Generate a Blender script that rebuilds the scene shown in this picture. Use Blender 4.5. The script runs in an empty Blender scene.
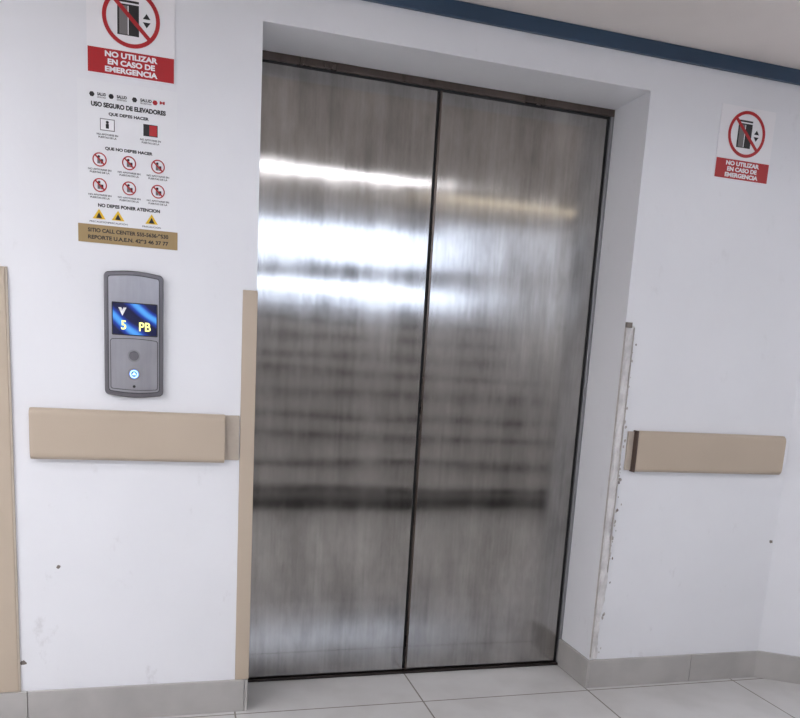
import bpy, bmesh, math, random
from mathutils import Vector, Matrix
random.seed(4)
S=bpy.context.scene
S.view_settings.view_transform='Standard'
S.view_settings.exposure=0.2
COL=bpy.context.collection

# ---------------- materials ----------------
def lin(c):
    return tuple(((v/255)/12.92 if v/255<=0.04045 else ((v/255+0.055)/1.055)**2.4) for v in c)+(1,)
def mat(name,rgb,rough=0.6,metal=0.0,emit=0,bump=0.0,bscale=60,var=0.0,vscale=4,spec=0.5,grime=False):
    m=bpy.data.materials.new(name);m.use_nodes=True;nt=m.node_tree;b=nt.nodes['Principled BSDF'];L=nt.links
    b.inputs['Base Color'].default_value=lin(rgb);b.inputs['Roughness'].default_value=rough;b.inputs['Metallic'].default_value=metal
    b.inputs['Specular IOR Level'].default_value=spec
    tc=nt.nodes.new('ShaderNodeTexCoord')
    if emit:
        b.inputs['Emission Color'].default_value=lin(rgb);b.inputs['Emission Strength'].default_value=emit
    n=nt.nodes.new('ShaderNodeTexNoise');n.inputs['Scale'].default_value=vscale;n.inputs['Detail'].default_value=5
    L.new(tc.outputs['Object'],n.inputs['Vector'])
    if var:
        mx=nt.nodes.new('ShaderNodeMix');mx.data_type='RGBA'
        a=lin(rgb);d=tuple(v*(1-var) for v in a[:3])+(1,)
        mx.inputs[6].default_value=a;mx.inputs[7].default_value=d
        cr=nt.nodes.new('ShaderNodeMapRange');cr.inputs['From Min'].default_value=0.4;cr.inputs['From Max'].default_value=0.7
        L.new(n.outputs['Fac'],cr.inputs['Value']);L.new(cr.outputs[0],mx.inputs[0]);L.new(mx.outputs[2],b.inputs['Base Color'])
        if grime:
            g=nt.nodes.new('ShaderNodeTexNoise');g.inputs['Scale'].default_value=9;g.inputs['Detail'].default_value=10;g.inputs['Roughness'].default_value=.72
            mp=nt.nodes.new('ShaderNodeMapping');mp.inputs['Scale'].default_value=(1,1,.6);L.new(tc.outputs['Object'],mp.inputs['Vector']);L.new(mp.outputs[0],g.inputs['Vector'])
            r1=nt.nodes.new('ShaderNodeMapRange');r1.inputs['From Min'].default_value=.60;r1.inputs['From Max'].default_value=.85;L.new(g.outputs['Fac'],r1.inputs['Value'])
            sx=nt.nodes.new('ShaderNodeSeparateXYZ');L.new(tc.outputs['Object'],sx.inputs[0])
            r2=nt.nodes.new('ShaderNodeMapRange');r2.inputs['From Min'].default_value=0;r2.inputs['From Max'].default_value=.9;r2.inputs['To Min'].default_value=.8;r2.inputs['To Max'].default_value=.3;L.new(sx.outputs[2],r2.inputs['Value'])
            mu=nt.nodes.new('ShaderNodeMath');mu.operation='MULTIPLY';L.new(r1.outputs[0],mu.inputs[0]);L.new(r2.outputs[0],mu.inputs[1])
            m2=nt.nodes.new('ShaderNodeMix');m2.data_type='RGBA';m2.inputs[7].default_value=lin((150,145,142));L.new(mu.outputs[0],m2.inputs[0]);L.new(mx.outputs[2],m2.inputs[6]);L.new(m2.outputs[2],b.inputs['Base Color'])
    if bump:
        n2=nt.nodes.new('ShaderNodeTexNoise');n2.inputs['Scale'].default_value=bscale;n2.inputs['Detail'].default_value=4
        L.new(tc.outputs['Object'],n2.inputs['Vector'])
        bp=nt.nodes.new('ShaderNodeBump');bp.inputs['Strength'].default_value=bump;bp.inputs['Distance'].default_value=0.004
        L.new(n2.outputs['Fac'],bp.inputs['Height']);L.new(bp.outputs[0],b.inputs['Normal'])
    return m
M={}
M['wall']=mat('wall_paint',(230,231,235),0.35,bump=0.3,bscale=12,var=0.04,vscale=2.5,grime=True)
M['wallb']=mat('wall_paint_back',(215,213,212),0.6)
M['ceil']=mat('ceiling_paint',(228,221,217),0.7,var=0.08,vscale=3)
M['blue']=mat('blue_trim_paint',(46,69,94),0.4,var=0.15)
M['tan']=mat('tan_vinyl',(186,171,153),0.5,bump=0.1,bscale=300,var=0.04)
M['tan2']=mat('tan_vinyl_back',(184,172,158),0.6,var=0.1,vscale=30)
M['brown']=mat('end_cap_brown',(78,62,54),0.5)
M['tile']=mat('baseboard_tile',(176,173,170),0.3,var=0.14,vscale=7)
M['black']=mat('black_rubber',(16,15,16),0.5)
M['dark']=mat('dark_metal',(52,46,44),0.35,metal=0.7)
M['plaster']=mat('broken_plaster',(226,224,224),0.9,bump=.8,bscale=60,var=0.30,vscale=16)
M['chip']=mat('chipped_paint',(186,180,175),0.8,var=.2,vscale=40)
M['white']=mat('sign_white',(236,235,238),0.4)
M['paper']=mat('poster_white',(230,231,234),0.5)
M['red']=mat('sign_red',(172,20,28),0.4)
M['ink']=mat('print_black',(26,24,26),0.5)
M['gold']=mat('gold_band',(158,134,92),0.45)
M['inkg']=mat('print_grey',(114,110,110),0.5)
M['yellow']=mat('warning_yellow',(225,182,28),0.5)
M['lamp']=mat('lamp_diffuser',(250,250,255),0.5,emit=21)
M['lampw']=mat('lamp_diffuser_warm',(255,240,208),0.5,emit=7)
M['pane']=mat('daylight_pane',(218,232,255),0.4,emit=5)
M['pane2']=mat('daylight_pane_lower',(218,232,255),0.4,emit=7)
M['alu']=mat('aluminium',(150,150,152),0.35,metal=0.9)
M['step']=mat('stair_terrazzo',(212,210,208),0.5,var=0.1,vscale=20)
M['nose']=mat('stair_nosing',(34,32,32),0.5)
M['digit']=mat('screen_digit',(235,232,140),0.4,emit=.85)
M['led']=mat('led_blue',(120,170,255),0.3,emit=4)
M['scuff']=mat('scuff',(120,112,106),0.8)

def steel(name,rgb,rough,aniso,streak=1.0,wav=.25):
    m=bpy.data.materials.new(name);m.use_nodes=True;nt=m.node_tree;b=nt.nodes['Principled BSDF'];L=nt.links
    b.inputs['Metallic'].default_value=1
    b.inputs['Anisotropic'].default_value=aniso
    tg=nt.nodes.new('ShaderNodeTangent');tg.direction_type='UV_MAP';tg.uv_map='UVMap';L.new(tg.outputs[0],b.inputs['Tangent'])
    tc=nt.nodes.new('ShaderNodeTexCoord')
    mp=nt.nodes.new('ShaderNodeMapping');mp.inputs['Scale'].default_value=(60,60,1.2);L.new(tc.outputs['Object'],mp.inputs['Vector'])
    n=nt.nodes.new('ShaderNodeTexNoise');n.inputs['Scale'].default_value=1.5;n.inputs['Detail'].default_value=6;L.new(mp.outputs[0],n.inputs['Vector'])
    mp2=nt.nodes.new('ShaderNodeMapping');mp2.inputs['Scale'].default_value=(5,5,1.6);L.new(tc.outputs['Object'],mp2.inputs['Vector'])
    n2=nt.nodes.new('ShaderNodeTexNoise');n2.inputs['Scale'].default_value=1.6;n2.inputs['Detail'].default_value=7;n2.inputs['Roughness'].default_value=.65;L.new(mp2.outputs[0],n2.inputs['Vector'])
    ms=nt.nodes.new('ShaderNodeMath');ms.operation='MULTIPLY_ADD';ms.inputs[1].default_value=.25;L.new(n.outputs['Fac'],ms.inputs[0]);L.new(n2.outputs['Fac'],ms.inputs[2])
    mr=nt.nodes.new('ShaderNodeMapRange');mr.inputs['From Min'].default_value=.45;mr.inputs['From Max'].default_value=.80
    L.new(ms.outputs[0],mr.inputs['Value'])
    mx=nt.nodes.new('ShaderNodeMix');mx.data_type='RGBA';a=lin(rgb)
    mx.inputs[6].default_value=tuple(v*(1-.22*streak) for v in a[:3])+(1,);mx.inputs[7].default_value=tuple(min(1,v*(1+.10*streak)) for v in a[:3])+(1,)
    L.new(mr.outputs[0],mx.inputs[0]);L.new(mx.outputs[2],b.inputs['Base Color'])
    mr2=nt.nodes.new('ShaderNodeMapRange');mr2.inputs['From Min'].default_value=.3;mr2.inputs['From Max'].default_value=.7;mr2.inputs['To Min'].default_value=rough*.8;mr2.inputs['To Max'].default_value=rough*1.25
    L.new(n2.outputs['Fac'],mr2.inputs['Value']);L.new(mr2.outputs[0],b.inputs['Roughness'])
    mp3=nt.nodes.new('ShaderNodeMapping');mp3.inputs['Scale'].default_value=(.6,.6,3.0);L.new(tc.outputs['Object'],mp3.inputs['Vector'])
    n3=nt.nodes.new('ShaderNodeTexNoise');n3.inputs['Scale'].default_value=2;n3.inputs['Detail'].default_value=1;L.new(mp3.outputs[0],n3.inputs['Vector'])
    bp=nt.nodes.new('ShaderNodeBump');bp.inputs['Strength'].default_value=wav;bp.inputs['Distance'].default_value=.004;L.new(n3.outputs['Fac'],bp.inputs['Height']);L.new(bp.outputs[0],b.inputs['Normal'])
    return m
M['steel']=steel('brushed_steel',(168,165,162),.135,.96,1.4,.2)
M['steeld']=steel('brushed_steel_frame',(104,94,88),.3,.5)
M['steelp']=steel('panel_steel',(168,167,172),.34,.6,.8)
M['steelb']=steel('panel_bezel',(118,116,120),.35,.3,.6)

def floor_mat():
    m=bpy.data.materials.new('floor_tile');m.use_nodes=True;nt=m.node_tree;b=nt.nodes['Principled BSDF'];L=nt.links
    tc=nt.nodes.new('ShaderNodeTexCoord');mp=nt.nodes.new('ShaderNodeMapping');mp.inputs['Location'].default_value=(.04,.03,0)
    L.new(tc.outputs['Object'],mp.inputs['Vector'])
    br=nt.nodes.new('ShaderNodeTexBrick');br.offset=0;br.squash=1
    br.inputs['Scale'].default_value=1;br.inputs['Brick Width'].default_value=.645;br.inputs['Row Height'].default_value=.645
    br.inputs['Mortar Size'].default_value=.003;br.inputs['Mortar Smooth'].default_value=.1
    br.inputs['Color1'].default_value=lin((206,205,204));br.inputs['Color2'].default_value=lin((200,199,198));br.inputs['Mortar'].default_value=lin((140,134,128))
    L.new(mp.outputs[0],br.inputs['Vector'])
    n=nt.nodes.new('ShaderNodeTexNoise');n.inputs['Scale'].default_value=6;n.inputs['Detail'].default_value=8;L.new(tc.outputs['Object'],n.inputs['Vector'])
    mx=nt.nodes.new('ShaderNodeMix');mx.data_type='RGBA';mx.blend_type='MULTIPLY';mx.inputs[0].default_value=.35
    cr=nt.nodes.new('ShaderNodeValToRGB');cr.color_ramp.elements[0].position=.35;cr.color_ramp.elements[0].color=(.75,.73,.72,1);cr.color_ramp.elements[1].position=.6;cr.color_ramp.elements[1].color=(1,1,1,1)
    L.new(n.outputs['Fac'],cr.inputs[0]);L.new(br.outputs['Color'],mx.inputs[6]);L.new(cr.outputs[0],mx.inputs[7]);L.new(mx.outputs[2],b.inputs['Base Color'])
    b.inputs['Roughness'].default_value=.10
    return m
M['floor']=floor_mat()
def screen_mat():
    m=bpy.data.materials.new('lcd_screen');m.use_nodes=True;nt=m.node_tree;b=nt.nodes['Principled BSDF'];L=nt.links
    tc=nt.nodes.new('ShaderNodeTexCoord');mp=nt.nodes.new('ShaderNodeMapping');mp.inputs['Rotation'].default_value=(0,.9,0)
    L.new(tc.outputs['Object'],mp.inputs['Vector'])
    w=nt.nodes.new('ShaderNodeTexWave');w.inputs['Scale'].default_value=5;w.inputs['Distortion'].default_value=4;w.inputs['Detail'].default_value=2;L.new(mp.outputs[0],w.inputs['Vector'])
    cr=nt.nodes.new('ShaderNodeValToRGB');e=cr.color_ramp.elements
    e[0].position=.25;e[0].color=lin((8,14,60));e[1].position=1.0;e[1].color=lin((80,160,240))
    k=cr.color_ramp.elements.new(.7);k.color=lin((22,60,165))
    L.new(w.outputs['Fac'],cr.inputs[0]);b.inputs['Base Color'].default_value=(0,0,0,1);b.inputs['Roughness'].default_value=.15
    L.new(cr.outputs[0],b.inputs['Emission Color']);b.inputs['Emission Strength'].default_value=1.0
    return m
M['screen']=screen_mat()

# ---------------- helpers ----------------
def empty(name,loc=(0,0,0)):
    o=bpy.data.objects.new(name,None);COL.objects.link(o);o.location=loc;o.empty_display_size=.05;return o
def addobj(name,me,m,parent=None):
    o=bpy.data.objects.new(name,me);COL.objects.link(o)
    if m is not None: me.materials.append(m)
    if parent: 
        o.parent=parent;o.matrix_parent_inverse=Matrix.Translation(-Vector(parent.location))
    return o
def uvbox(bm):
    uv=bm.loops.layers.uv.new('UVMap')
    for f in bm.faces:
        n=f.normal
        for l in f.loops:
            c=l.vert.co
            l[uv].uv=(c.y,c.z) if abs(n.x)>.7 else ((c.x,c.y) if abs(n.z)>.7 else (c.x,c.z))
def add_box(bm,x0,x1,y0,y1,z0,z1,mi=0):
    vs=[bm.verts.new(p) for p in [(x0,y0,z0),(x1,y0,z0),(x1,y1,z0),(x0,y1,z0),(x0,y0,z1),(x1,y0,z1),(x1,y1,z1),(x0,y1,z1)]]
    for f in [(0,1,2,3),(7,6,5,4),(0,4,5,1),(1,5,6,2),(2,6,7,3),(3,7,4,0)]:
        fc=bm.faces.new([vs[i] for i in f]);fc.material_index=mi
def finish(bm,name,m,parent=None,bevel=0,seg=2):
    bmesh.ops.recalc_face_normals(bm,faces=bm.faces)
    bm.normal_update();uvbox(bm)
    me=bpy.data.meshes.new(name);bm.to_mesh(me);bm.free()
    ms=m if isinstance(m,list) else [m]
    o=addobj(name,me,ms[0],parent)
    for k in ms[1:]: me.materials.append(k)
    if bevel:
        b=o.modifiers.new('bevel','BEVEL');b.width=bevel;b.segments=seg;b.limit_method='ANGLE'
        for p in me.polygons:p.use_smooth=True
        w=o.modifiers.new('wn','WEIGHTED_NORMAL');w.keep_sharp=True
    return o
def boxes(name,lst,m,parent=None,bevel=0,seg=2):
    bm=bmesh.new()
    for b in lst: add_box(bm,*b)
    return finish(bm,name,m,parent,bevel,seg)
def prism(name,pts,y0,y1,m,parent=None,bevel=0):
    bm=bmesh.new();a=[bm.verts.new((x,y0,z)) for x,z in pts];b=[bm.verts.new((x,y1,z)) for x,z in pts]
    bm.faces.new(a);bm.faces.new(b[::-1]);n=len(pts)
    for i in range(n): bm.faces.new([a[i],b[i],b[(i+1)%n],a[(i+1)%n]])
    return finish(bm,name,m,parent,bevel)
def ring(name,cx,cz,ro,ri,y0,y1,m,parent,n=48):
    bm=bmesh.new();R=[]
    for y in (y0,y1):
        for r in (ro,ri):
            R.append([bm.verts.new((cx+r*math.cos(2*math.pi*i/n),y,cz+r*math.sin(2*math.pi*i/n))) for i in range(n)])
    A,B,C,D=R
    for i in range(n):
        j=(i+1)%n
        bm.faces.new([A[i],B[i],B[j],A[j]]);bm.faces.new([C[i],C[j],D[j],D[i]])
        bm.faces.new([A[i],A[j],C[j],C[i]]);bm.faces.new([B[i],D[i],D[j],B[j]])
    return finish(bm,name,m,parent)
def disc(cx,cz,r,n=32): return [(cx+r*math.cos(2*math.pi*i/n),cz+r*math.sin(2*math.pi*i/n)) for i in range(n)]
def text(name,s,cx,cz,h,y,m,parent,width=None,bold=.02):
    cu=bpy.data.curves.new(name,'FONT');cu.body=s;cu.size=1;cu.align_x='CENTER';cu.align_y='CENTER';cu.offset=bold;cu.extrude=.02
    t=bpy.data.objects.new(name+'_tmp',cu);COL.objects.link(t);bpy.context.view_layer.update()
    me=bpy.data.meshes.new_from_object(t.evaluated_get(bpy.context.evaluated_depsgraph_get()))
    bpy.data.objects.remove(t);bpy.data.curves.remove(cu)
    xs=[v.co.x for v in me.vertices];ys=[v.co.y for v in me.vertices]
    w0=max(xs)-min(xs);h0=max(ys)-min(ys);mx=(max(xs)+min(xs))/2;my=(max(ys)+min(ys))/2
    sy=h/h0;sx=(width/w0) if width else sy
    for v in me.vertices: v.co=Vector((cx+(v.co.x-mx)*sx,y-v.co.z*.01,cz+(v.co.y-my)*sy))
    me.materials.clear()
    return addobj(name,me,m,parent)

# ---------------- room shell ----------------
W=1.2601;D=.2287;HT=2.09;ZC=2.235;XC=2.02
boxes('wall_front_left',[(-3.6,0,0,.30,0,ZC)],M['wall'])
boxes('wall_front_right',[(W,XC+.05,0,.30,0,ZC)],M['wall'])
boxes('wall_front_lintel',[(0,W,0,.30,HT,ZC)],M['wall'])
def slab(name,p,q,th,z0,z1,m,parent=None,bevel=0):
    p=Vector(p);q=Vector(q);d=(q-p).normalized();n=Vector((-d.y,d.x))*th
    bm=bmesh.new();P=[p,q,q+n,p+n]
    a=[bm.verts.new((v.x,v.y,z0)) for v in P];b=[bm.verts.new((v.x,v.y,z1)) for v in P]
    bm.faces.new(a[::-1]);bm.faces.new(b)
    for i in range(4): bm.faces.new([a[i],a[(i+1)%4],b[(i+1)%4],b[i]])
    return finish(bm,name,m,parent,bevel)
AD=Vector((.143,-.093)).normalized()
p0=Vector((XC,0));p1=p0+AD*1.4
slab('wall_right',p0,p1,.3,0,ZC,M['wall'])
slab('wall_far_right',(p1.x,p1.y),(p1.x,-3.0),.2,0,ZC,M['wallb'])
boxes('wall_left',[(-3.8,-3.6,-3.1,.3,0,ZC)],M['wallb'])
boxes('wall_back_left',[(-3.6,-.15,-3.1,-2.95,0,3.6)],M['wallb'])
boxes('wall_back_right',[(3.05,p1.x+.2,-3.1,-2.95,0,3.6)],M['wallb'])
boxes('wall_back_lintel',[(-.15,3.05,-2.95,-2.9,ZC,3.6)],M['wallb'])
boxes('wall_stairwell_left',[(-.3,-.15,-6.8,-3.1,0,3.6)],M['wallb'])
boxes('wall_stairwell_right',[(3.05,3.2,-6.8,-3.1,0,3.6)],M['wallb'])
boxes('wall_stairwell_back',[(-.3,3.2,-6.95,-6.8,0,3.6)],M['wallb'])
boxes('floor',[(-3.8,4.2,-6.8,.45,-.1,0)],M['floor'])
boxes('ceiling',[(-3.8,4.2,-2.9,.45,ZC,ZC+.1)],M['ceil'])
boxes('ceiling_stairwell',[(-.3,3.2,-6.9,-2.9,3.6,3.7)],M['ceil'])
boxes('trim_1',[(-3.6,XC,-.018,0,2.19,ZC)],M['blue'],bevel=.003)

def bb(name,segs):
    return boxes(name,segs,M['tile'],bevel=.0015)
g=.002
bb('baseboard_left',[(-3.6,-1.29,-.012,0,0,.109),(-1.29+g,-.66,-.012,0,0,.109),(-.66+g,-.012,-.012,0,0,.109),(-.012+g,0,-.012,D,0,.109)])
bb('baseboard_right',[(W,1.70,-.012,0,0,.109),(1.70+g,XC-.01,-.012,0,0,.109),(W-.012,W-.0005,-.012,D,0,.109)])
slab('baseboard_far_right',p0+Vector((-.012,-.012)),p1+Vector((-.012,-.012)),.016,0,.109,M['tile'],bevel=.0015)

# ---------------- elevator door ----------------
E=empty('elevator_door',(W/2,D,0))
y=D;ZT=2.058
boxes('header',[(0,W,y-.004,y+.05,ZT+.008,HT)],M['steeld'],E,.002)
boxes('header_groove',[(0,W,y+.004,y+.03,ZT,ZT+.008)],M['black'],E)
boxes('jamb_right',[(W-.014,W,y-.004,y+.05,.0,ZT+.008)],M['alu'],E,.002)
boxes('jamb_right_gap',[(W-.024,W-.014,y+.006,y+.05,.012,ZT)],M['black'],E)
boxes('jamb_left',[(0,.012,y-.002,y+.05,0,ZT+.008)],M['steeld'],E,.001)
boxes('panel_left',[(.014,.598,y,y+.04,.014,ZT)],M['steel'],E,.0015)
boxes('panel_right',[(.616,W-.024,y+.004,y+.044,.014,ZT)],M['steel'],E,.0015)
boxes('meeting_gap',[(.598,.616,y+.010,y+.04,.014,ZT)],M['black'],E)
boxes('meeting_edge_trim',[(.608,.616,y-.001,y+.02,.014,ZT)],M['steeld'],E,.001)
boxes('sill',[(0,W,y-.012,y+.06,0,.010)],M['dark'],E,.002)
boxes('shaft_back',[(0,W,y+.06,y+.07,0,HT)],M['black'],E)

# ---------------- call panel ----------------
C=empty('elevator_call_panel',(-.348,0,1.194))
def rounded(x0,x1,z0,z1,r,arc,n=8):
    pts=[]
    for cx,cz,a0 in [(x1-r,z1-r,0),(x0+r,z1-r,90),(x0+r,z0+r,180),(x1-r,z0+r,270)]:
        for i in range(n+1):
            a=math.radians(a0+90*i/n);pts.append([cx+r*math.cos(a),cz+r*math.sin(a)])
        if a0==0 or a0==180:
            s=1 if a0==0 else -1
            for i in range(1,8):
                t=i/8;xa,xb=(x1-r,x0+r) if s==1 else (x0+r,x1-r)
                zz=z1 if s==1 else z0
                pts.append([xa+(xb-xa)*t,zz+s*arc*math.sin(math.pi*t)])
    return [tuple(p) for p in pts]
prism('bezel',rounded(-.429,-.267,1.02,1.368,.014,.006),-.016,0,M['steelb'],C,.004)
prism('faceplate_groove',rounded(-.4185,-.2775,1.0315,1.3575,.009,.005),-.0165,-.010,M['black'],C)
prism('faceplate',rounded(-.417,-.279,1.033,1.356,.008,.005),-.0185,-.010,M['steelp'],C,.0015)
prism('lower_plate_groove',rounded(-.4125,-.2825,1.0385,1.1815,.007,.003),-.0188,-.018,M['black'],C)
prism('lower_plate',rounded(-.411,-.284,1.040,1.180,.006,.003),-.0205,-.018,M['steelp'],C,.001)
prism('screen_frame',rounded(-.408,-.283,1.192,1.285,.003,0),-.0205,-.015,M['black'],C,.001)
prism('screen',rounded(-.405,-.286,1.195,1.282,.001,0),-.0215,-.0200,M['screen'],C)
text('digit_floor','5',-.376,1.221,.026,-.0216,M['digit'],C,.014)
text('digit_ground','PB',-.318,1.219,.025,-.0216,M['digit'],C,.032)
prism('arrow',[(-.390,1.270),(-.382,1.270),(-.379,1.262),(-.376,1.270),(-.368,1.270),(-.379,1.246)],-.0222,-.0216,M['white'],C)
for i,(bz,lit) in enumerate([(1.135,0),(1.083,1)]):
    ring('button_ring_%d'%i,-.348,bz,.018,.0135,-.0235,-.019,M['alu'],C)
    prism('button_%d'%i,disc(-.348,bz,.0133),-.023,-.019,M['steelb'],C,.001)
    if lit:
        ring('led_ring',-.348,bz,.0115,.0085,-.0236,-.0228,M['led'],C)
        prism('led_arrow',[(-.355,bz-.003),(-.341,bz-.003),(-.348,bz+.006)],-.0236,-.0228,M['led'],C)
prism('key_dot',disc(-.348,1.047,.004,16),-.0215,-.02,M['ink'],C)

# ---------------- warning signs ----------------
def sign(x0,z0,w,h,rb):
    P=empty('warning_sign',(x0+w/2,0,z0+h/2))
    prism('plate',[(x0,z0),(x0+w,z0),(x0+w,z0+h),(x0,z0+h)],-.003,0,M['white'],P)
    prism('red_band',[(x0+.002,z0+.002),(x0+w-.002,z0+.002),(x0+w-.002,z0+rb),(x0+.002,z0+rb)],-.0036,-.0028,M['red'],P)
    cx=x0+w/2
    for i,s in enumerate(['NO UTILIZAR','EN CASO DE','EMERGENCIA']):
        text('line_%d'%i,s,cx,z0+rb-.0125-.019*i,.0145,-.0038,M['white'],P,[.136,.122,.136][i],.045)
    cz=z0+rb+(h-rb)/2;r=(h-rb)*.44
    k=r/.075
    def q(n,a,b,c,d,m,yo=.0036): prism(n,[(cx+a*k,cz+c*k),(cx+b*k,cz+c*k),(cx+b*k,cz+d*k),(cx+a*k,cz+d*k)],-yo,-.0028,m,P)
    q('icon_cabin',-.036,.020,-.044,.044,M['ink'])
    q('icon_header',-.036,.020,.034,.038,M['white'],.0039)
    q('icon_door_l',-.031,-.0095,-.042,.030,M['inkg'],.0039)
    q('icon_door_r',-.0065,.015,-.042,.030,M['ink'],.0039)
    q('icon_door_edge',-.0092,-.0068,-.042,.030,M['white'],.0040)
    for n,s in (('icon_up',1),('icon_down',-1)):
        prism(n,[(cx+.030*k,cz+s*.004*k),(cx+.050*k,cz+s*.004*k),(cx+.040*k,cz+s*.018*k)],-.0036,-.0028,M['ink'],P)
    ring('prohibition_ring',cx,cz,r,r*.86,-.0046,-.0040,M['red'],P)
    a=math.radians(-45);u=Vector((math.cos(a),math.sin(a)));n=Vector((-u.y,u.x))*r*.07;cc=Vector((cx,cz))
    prism('prohibition_bar',[tuple(cc-u*r*.9+n),tuple(cc-u*r*.9-n),tuple(cc+u*r*.9-n),tuple(cc+u*r*.9+n)],-.0045,-.0041,M['red'],P)
    return P
sign(-.466,1.886,.227,.234,.065)
sign(1.538,1.855,.220,.236,.065)

# ---------------- instruction poster ----------------
P=empty('elevator_instruction_poster',(-.36,0,1.64))
prism('sheet',[(-.492,1.446),(-.232,1.446),(-.232,1.868),(-.492,1.868)],-.0012,0,M['paper'],P)
prism('gold_band',[(-.495,1.443),(-.229,1.443),(-.229,1.492),(-.495,1.492)],-.0018,-.0008,M['gold'],P)
text('gold_text_1','SITIO CALL CENTER 555-5636-9530',-.362,1.477,.011,-.002,M['ink'],P,.215,.03)
text('gold_text_2','REPORTE U.A.E.N. 4293 46 37 77',-.362,1.458,.011,-.002,M['ink'],P,.215,.03)
cx=-.36
text('title','USO SEGURO DE ELEVADORES',cx,1.808,.0125,-.0014,M['ink'],P,.195,.05)
text('subtitle_1','QUE DEBES HACER',cx,1.786,.0095,-.0014,M['ink'],P,.105,.045)
text('subtitle_2','QUE NO DEBES HACER',cx,1.696,.0095,-.0014,M['ink'],P,.125,.045)
text('subtitle_3','NO DEBES PONER ATENCION',cx,1.545,.0095,-.0014,M['ink'],P,.165,.045)
for i,(lx,w) in enumerate([(-.440,.03),(-.388,.035),(-.325,.04),(-.282,.018)]):
    prism('logo_icon_%d'%i,disc(lx-w/2,1.832,.007,6),-.0018,-.001,M['ink'] if i<3 else M['red'],P)
    text('logo_text_%d'%i,'SALUD' if i!=3 else 'M',lx+.010,1.834,.008,-.0014,M['ink'] if i<3 else M['red'],P,w*.75,.04)
    if i<3: text('logo_sub_%d'%i,'SECRETARIA',lx+.010,1.826,.004,-.0014,M['inkg'],P,w*.75,.02)
def cap(n,x,z,w=.055):
    for j in range(2): text('%s_%d'%(n,j),['NO APOYARSE EN','PUERTAS DE LA'][j],x,z-.0075*j,.0048,-.0014,M['ink'],P,w*(1-.15*j),.02)
def rect(n,x0,x1,z0,z1,m,yo=.0018): prism(n,[(x0,z0),(x1,z0),(x1,z1),(x0,z1)],-yo,-.001,m,P)
rect('box_icon_1',-.435,-.397,1.742,1.773,M['inkg']);rect('box_icon_1_in',-.433,-.399,1.744,1.771,M['white'],.0021)
prism('person_1_head',disc(-.416,1.764,.004,12),-.0025,-.001,M['ink'],P);rect('person_1',-.420,-.412,1.748,1.760,M['ink'],.0025)
cap('cap_a',-.416,1.732)
rect('box_icon_2',-.322,-.284,1.742,1.773,M['ink']);rect('box_icon_2_in',-.306,-.286,1.744,1.771,M['red'],.0021);cap('cap_b',-.303,1.732)
k=0
for rz in (1.665,1.598):
    for rx in (-.437,-.360,-.283):
        ring('mini_ring_%d'%k,rx,rz,.0185,.0155,-.0026,-.0021,M['red'],P,28)
        prism('mini_head_%d'%k,disc(rx-.002,rz+.008,.0035,10),-.0018,-.001,M['ink'],P)
        rect('mini_body_%d'%k,rx-.006,rx+.002,rz-.010,rz+.004,M['inkg'])
        rect('mini_thing_%d'%k,rx+.003,rx+.009,rz-.010,rz+.002,M['ink'])
        s=.0115;t=.0014
        prism('mini_bar_%d'%k,[(rx-s+t,rz+s+t),(rx-s-t,rz+s-t),(rx+s-t,rz-s-t),(rx+s+t,rz-s+t)],-.0026,-.0021,M['red'],P)
        cap('cap_%d'%k,rx,rz-.026,.06);k+=1
for i,tx in enumerate((-.440,-.390,-.300)):
    prism('triangle_%d'%i,[(tx-.017,1.508),(tx+.017,1.508),(tx,1.535)],-.0018,-.001,M['yellow'],P)
    prism('triangle_mark_%d'%i,[(tx-.008,1.510),(tx+.008,1.510),(tx,1.526)],-.0022,-.001,M['ink'],P)
    text('tri_cap_%d'%i,'PRECAUCION',tx,1.500,.0045,-.0014,M['ink'],P,.05,.01)

# ---------------- wall guard rails ----------------
def rail(x0,x1,cap_left,back):
    R=empty('wall_guard_rail',((x0+x1)/2,0,.90));z0,z1=.827,.974
    prof=[(0,z0),(-.018,z0),(-.027,z0+.008),(-.030,z0+.02),(-.030,z1-.02),(-.027,z1-.008),(-.018,z1),(0,z1)]
    bm=bmesh.new();a=[bm.verts.new((x0,y,z)) for y,z in prof];b=[bm.verts.new((x1,y,z)) for y,z in prof]
    bm.faces.new(a);bm.faces.new(b[::-1])
    for i in range(len(prof)): bm.faces.new([a[i],b[i],b[(i+1)%len(prof)],a[(i+1)%len(prof)]])
    finish(bm,'bumper',M['tan'],R,.002)
    if cap_left: boxes('end_cap',[(x0-.007,x0-.001,-.031,0,z0-.001,z1+.001)],M['brown'],R,.002);boxes('retainer',[(x0-.030,x0-.007,-.009,0,z0+.004,z1-.004)],M['tan2'],R,.001)
    if back: boxes('retainer',[(x1,x1+.044,-.008,0,z0+.008,z1-.002)],M['tan2'],R,.001)
    return R
rail(-.6307,-.0872,False,True)
rail(1.345,1.982,True,False)
def lguard(name,x0,x1,z0,z1,m=M['tan']):
    return boxes(name,[(x0,x1,-.005,-.0002,z0,z1)],m,bevel=.002)
lguard('corner_guard',-.041,.003,.109,1.348)
lguard('corner_guard',-.775,-.684,.109,1.357)
boxes('trim_2',[(-.6835,-.678,-.006,0,.109,1.357)],M['tan2'])

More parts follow.
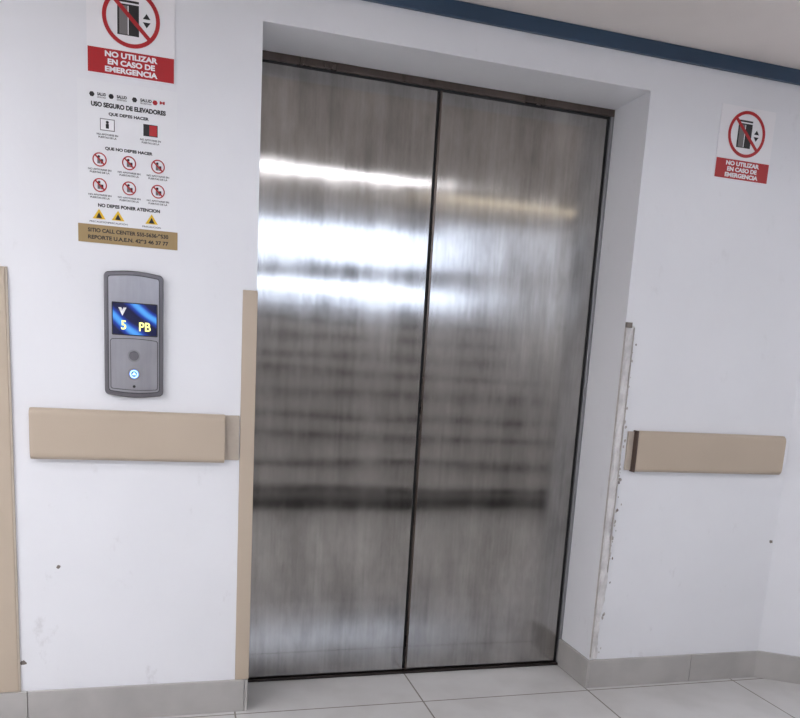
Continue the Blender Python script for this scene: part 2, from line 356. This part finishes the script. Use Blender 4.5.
# ---------------- broken plaster strip on the right corner ----------------
def plaster():
    bm=bmesh.new();n=150;cols=9;G=[]
    wl=.032
    for i in range(n+1):
        z=.112+(1.335-.112)*i/n
        wl+=random.uniform(-.003,.003);wl=max(.026,min(.040,wl))
        row=[]
        xl=W-.002
        for j in range(cols+1):
            t=j/cols;x=xl+(wl+.003)*t
            yy=-.002-.006*math.sin(math.pi*t)*random.uniform(.3,.9)
            if j==3 and math.sin(z*23)>-.5: yy=-.001
            if j==cols: yy=.0005
            if j==0: yy=-.001
            row.append(bm.verts.new((x,yy,z)))
        G.append(row)
    for i in range(n):
        for j in range(cols): bm.faces.new([G[i][j],G[i][j+1],G[i+1][j+1],G[i+1][j]])
    for f in bm.faces: f.material_index=0
    add_box(bm,W-.001,W+.020,-.012,-.0005,1.328,1.346,2)
    add_box(bm,W+.031,W+.033,-.010,-.0005,.45,1.33,1)
    add_box(bm,W-.001,W+.0015,-.008,-.0005,.12,1.33,1)
    for i in range(46):
        z=random.uniform(.12,1.30);x=W+.036+abs(random.gauss(0,.010));r=random.uniform(.002,.006)
        pts=[(x+r*random.uniform(.5,1.1)*math.cos(2*math.pi*q/8),z+1.5*r*random.uniform(.5,1.1)*math.sin(2*math.pi*q/8)) for q in range(8)]
        f=bm.faces.new([bm.verts.new((a,-.0007,b)) for a,b in pts]);f.material_index=1 if i%5 else 2
    o=finish(bm,'broken_corner_plaster',[M['plaster'],M['chip'],M['scuff']]);return o
plaster()

def blob(name,cx,cz,r,m,n=14):
    pts=[(cx+r*random.uniform(.6,1.2)*math.cos(2*math.pi*i/n),cz+r*random.uniform(.5,1.1)*math.sin(2*math.pi*i/n)) for i in range(n)]
    return prism(name,pts,-.0008,0,m)
blob('wall_scuff',-.565,.50,.007,M['scuff']);blob('wall_scuff',-.67,.20,.010,M['scuff']);blob('wall_scuff',2.005,.56,.008,M['scuff'])

# ---------------- staircase behind the viewer ----------------
T=empty('staircase',(1.45,-4.2,0))
st=[];no=[(-.14,3.04,-2.97,-2.955,.001,.10)]
ys=-2.96;rise=.17;run=.28
for k in range(1,10):
    y1=ys-(k-1)*run;y0=-6.78 if k==9 else ys-k*run-.001
    st.append((-.14,3.04,y0,y1,(k-1)*rise if k>1 else .001,k*rise))
    no.append((-.14,3.04,y1-.05,y1+.008,k*rise-.042,k*rise+.004))
boxes('steps',st,M['step'],T);boxes('nosings',no,M['nose'],T)

# ---------------- window on landing ----------------
Wn=empty('window_1',(1.5,-6.79,2.2))
boxes('panes',[(.15,2.93,-6.79,-6.785,2.28,2.68)],M['pane'],Wn)
boxes('panes_lower',[(.15,2.93,-6.79,-6.785,1.80,2.02)],M['pane2'],Wn)
boxes('frame',[(.08,3.0,-6.8,-6.76,2.02,2.28),(.08,3.0,-6.8,-6.76,2.68,2.74),(.08,3.0,-6.8,-6.76,1.72,1.80),(.08,.15,-6.8,-6.76,1.80,2.68),(2.93,3.0,-6.8,-6.76,1.80,2.68),(1.5,1.54,-6.8,-6.76,1.80,2.68)],M['alu'],Wn,.004)

# ---------------- ceiling lights ----------------
def lamp(x0,x1,y0,y1,z=ZC,m=None):
    Lm=empty('ceiling_light',((x0+x1)/2,(y0+y1)/2,z))
    boxes('housing',[(x0-.02,x1+.02,y0-.02,y0,z-.04,z),(x0-.02,x1+.02,y1,y1+.02,z-.04,z),(x0-.02,x0,y0,y1,z-.04,z),(x1,x1+.02,y0,y1,z-.04,z)],M['white'],Lm,.002)
    boxes('diffuser',[(x0,x1,y0,y1,z-.035,z-.001)],m or M['lamp'],Lm)
lamp(-.3,1.2,-1.92,-1.82)
lamp(1.3,2.5,-2.16,-2.10,m=M['lampw'])
lamp(-2.9,-1.4,-2.1,-1.70)  # added unseen fill lamp, placed clear of the door reflections
lamp(-2.9,-1.4,-1.0,-.8)  # another invented lamp out of view, for general room light
lamp(2.35,2.85,-1.5,-1.3)  # extra lamp added out of view to brighten the dim right side
lamp(.3,2.3,-4.4,-4.0,3.6)

w=bpy.data.worlds.new('world');S.world=w;w.use_nodes=True
w.node_tree.nodes['Background'].inputs[0].default_value=(.8,.88,1,1);w.node_tree.nodes['Background'].inputs[1].default_value=.6

# ---------------- camera ----------------
yaw,pit,rol=.2966,-.1860,.0625;f=789.7262;px=414.1196;py=507.6827
F=Vector((math.sin(yaw)*math.cos(pit),math.cos(yaw)*math.cos(pit),math.sin(pit)))
R0=Vector((math.cos(yaw),-math.sin(yaw),0));U0=R0.cross(F)
R=math.cos(rol)*R0+math.sin(rol)*U0;U=-math.sin(rol)*R0+math.cos(rol)*U0
cd=bpy.data.cameras.new('camera');cam=bpy.data.objects.new('camera',cd);COL.objects.link(cam)
cd.sensor_width=36;cd.sensor_fit='HORIZONTAL';cd.lens=f*36/800;cd.shift_x=(400-px)/800;cd.shift_y=(py-359)/800;cd.clip_start=.02
Mx=Matrix.Identity(4)
for i in range(3): Mx[i][0]=R[i];Mx[i][1]=U[i];Mx[i][2]=-F[i]
Mx.translation=Vector((-.2251,-2.4918,1.1769))
cam.matrix_world=Mx
S.camera=cam
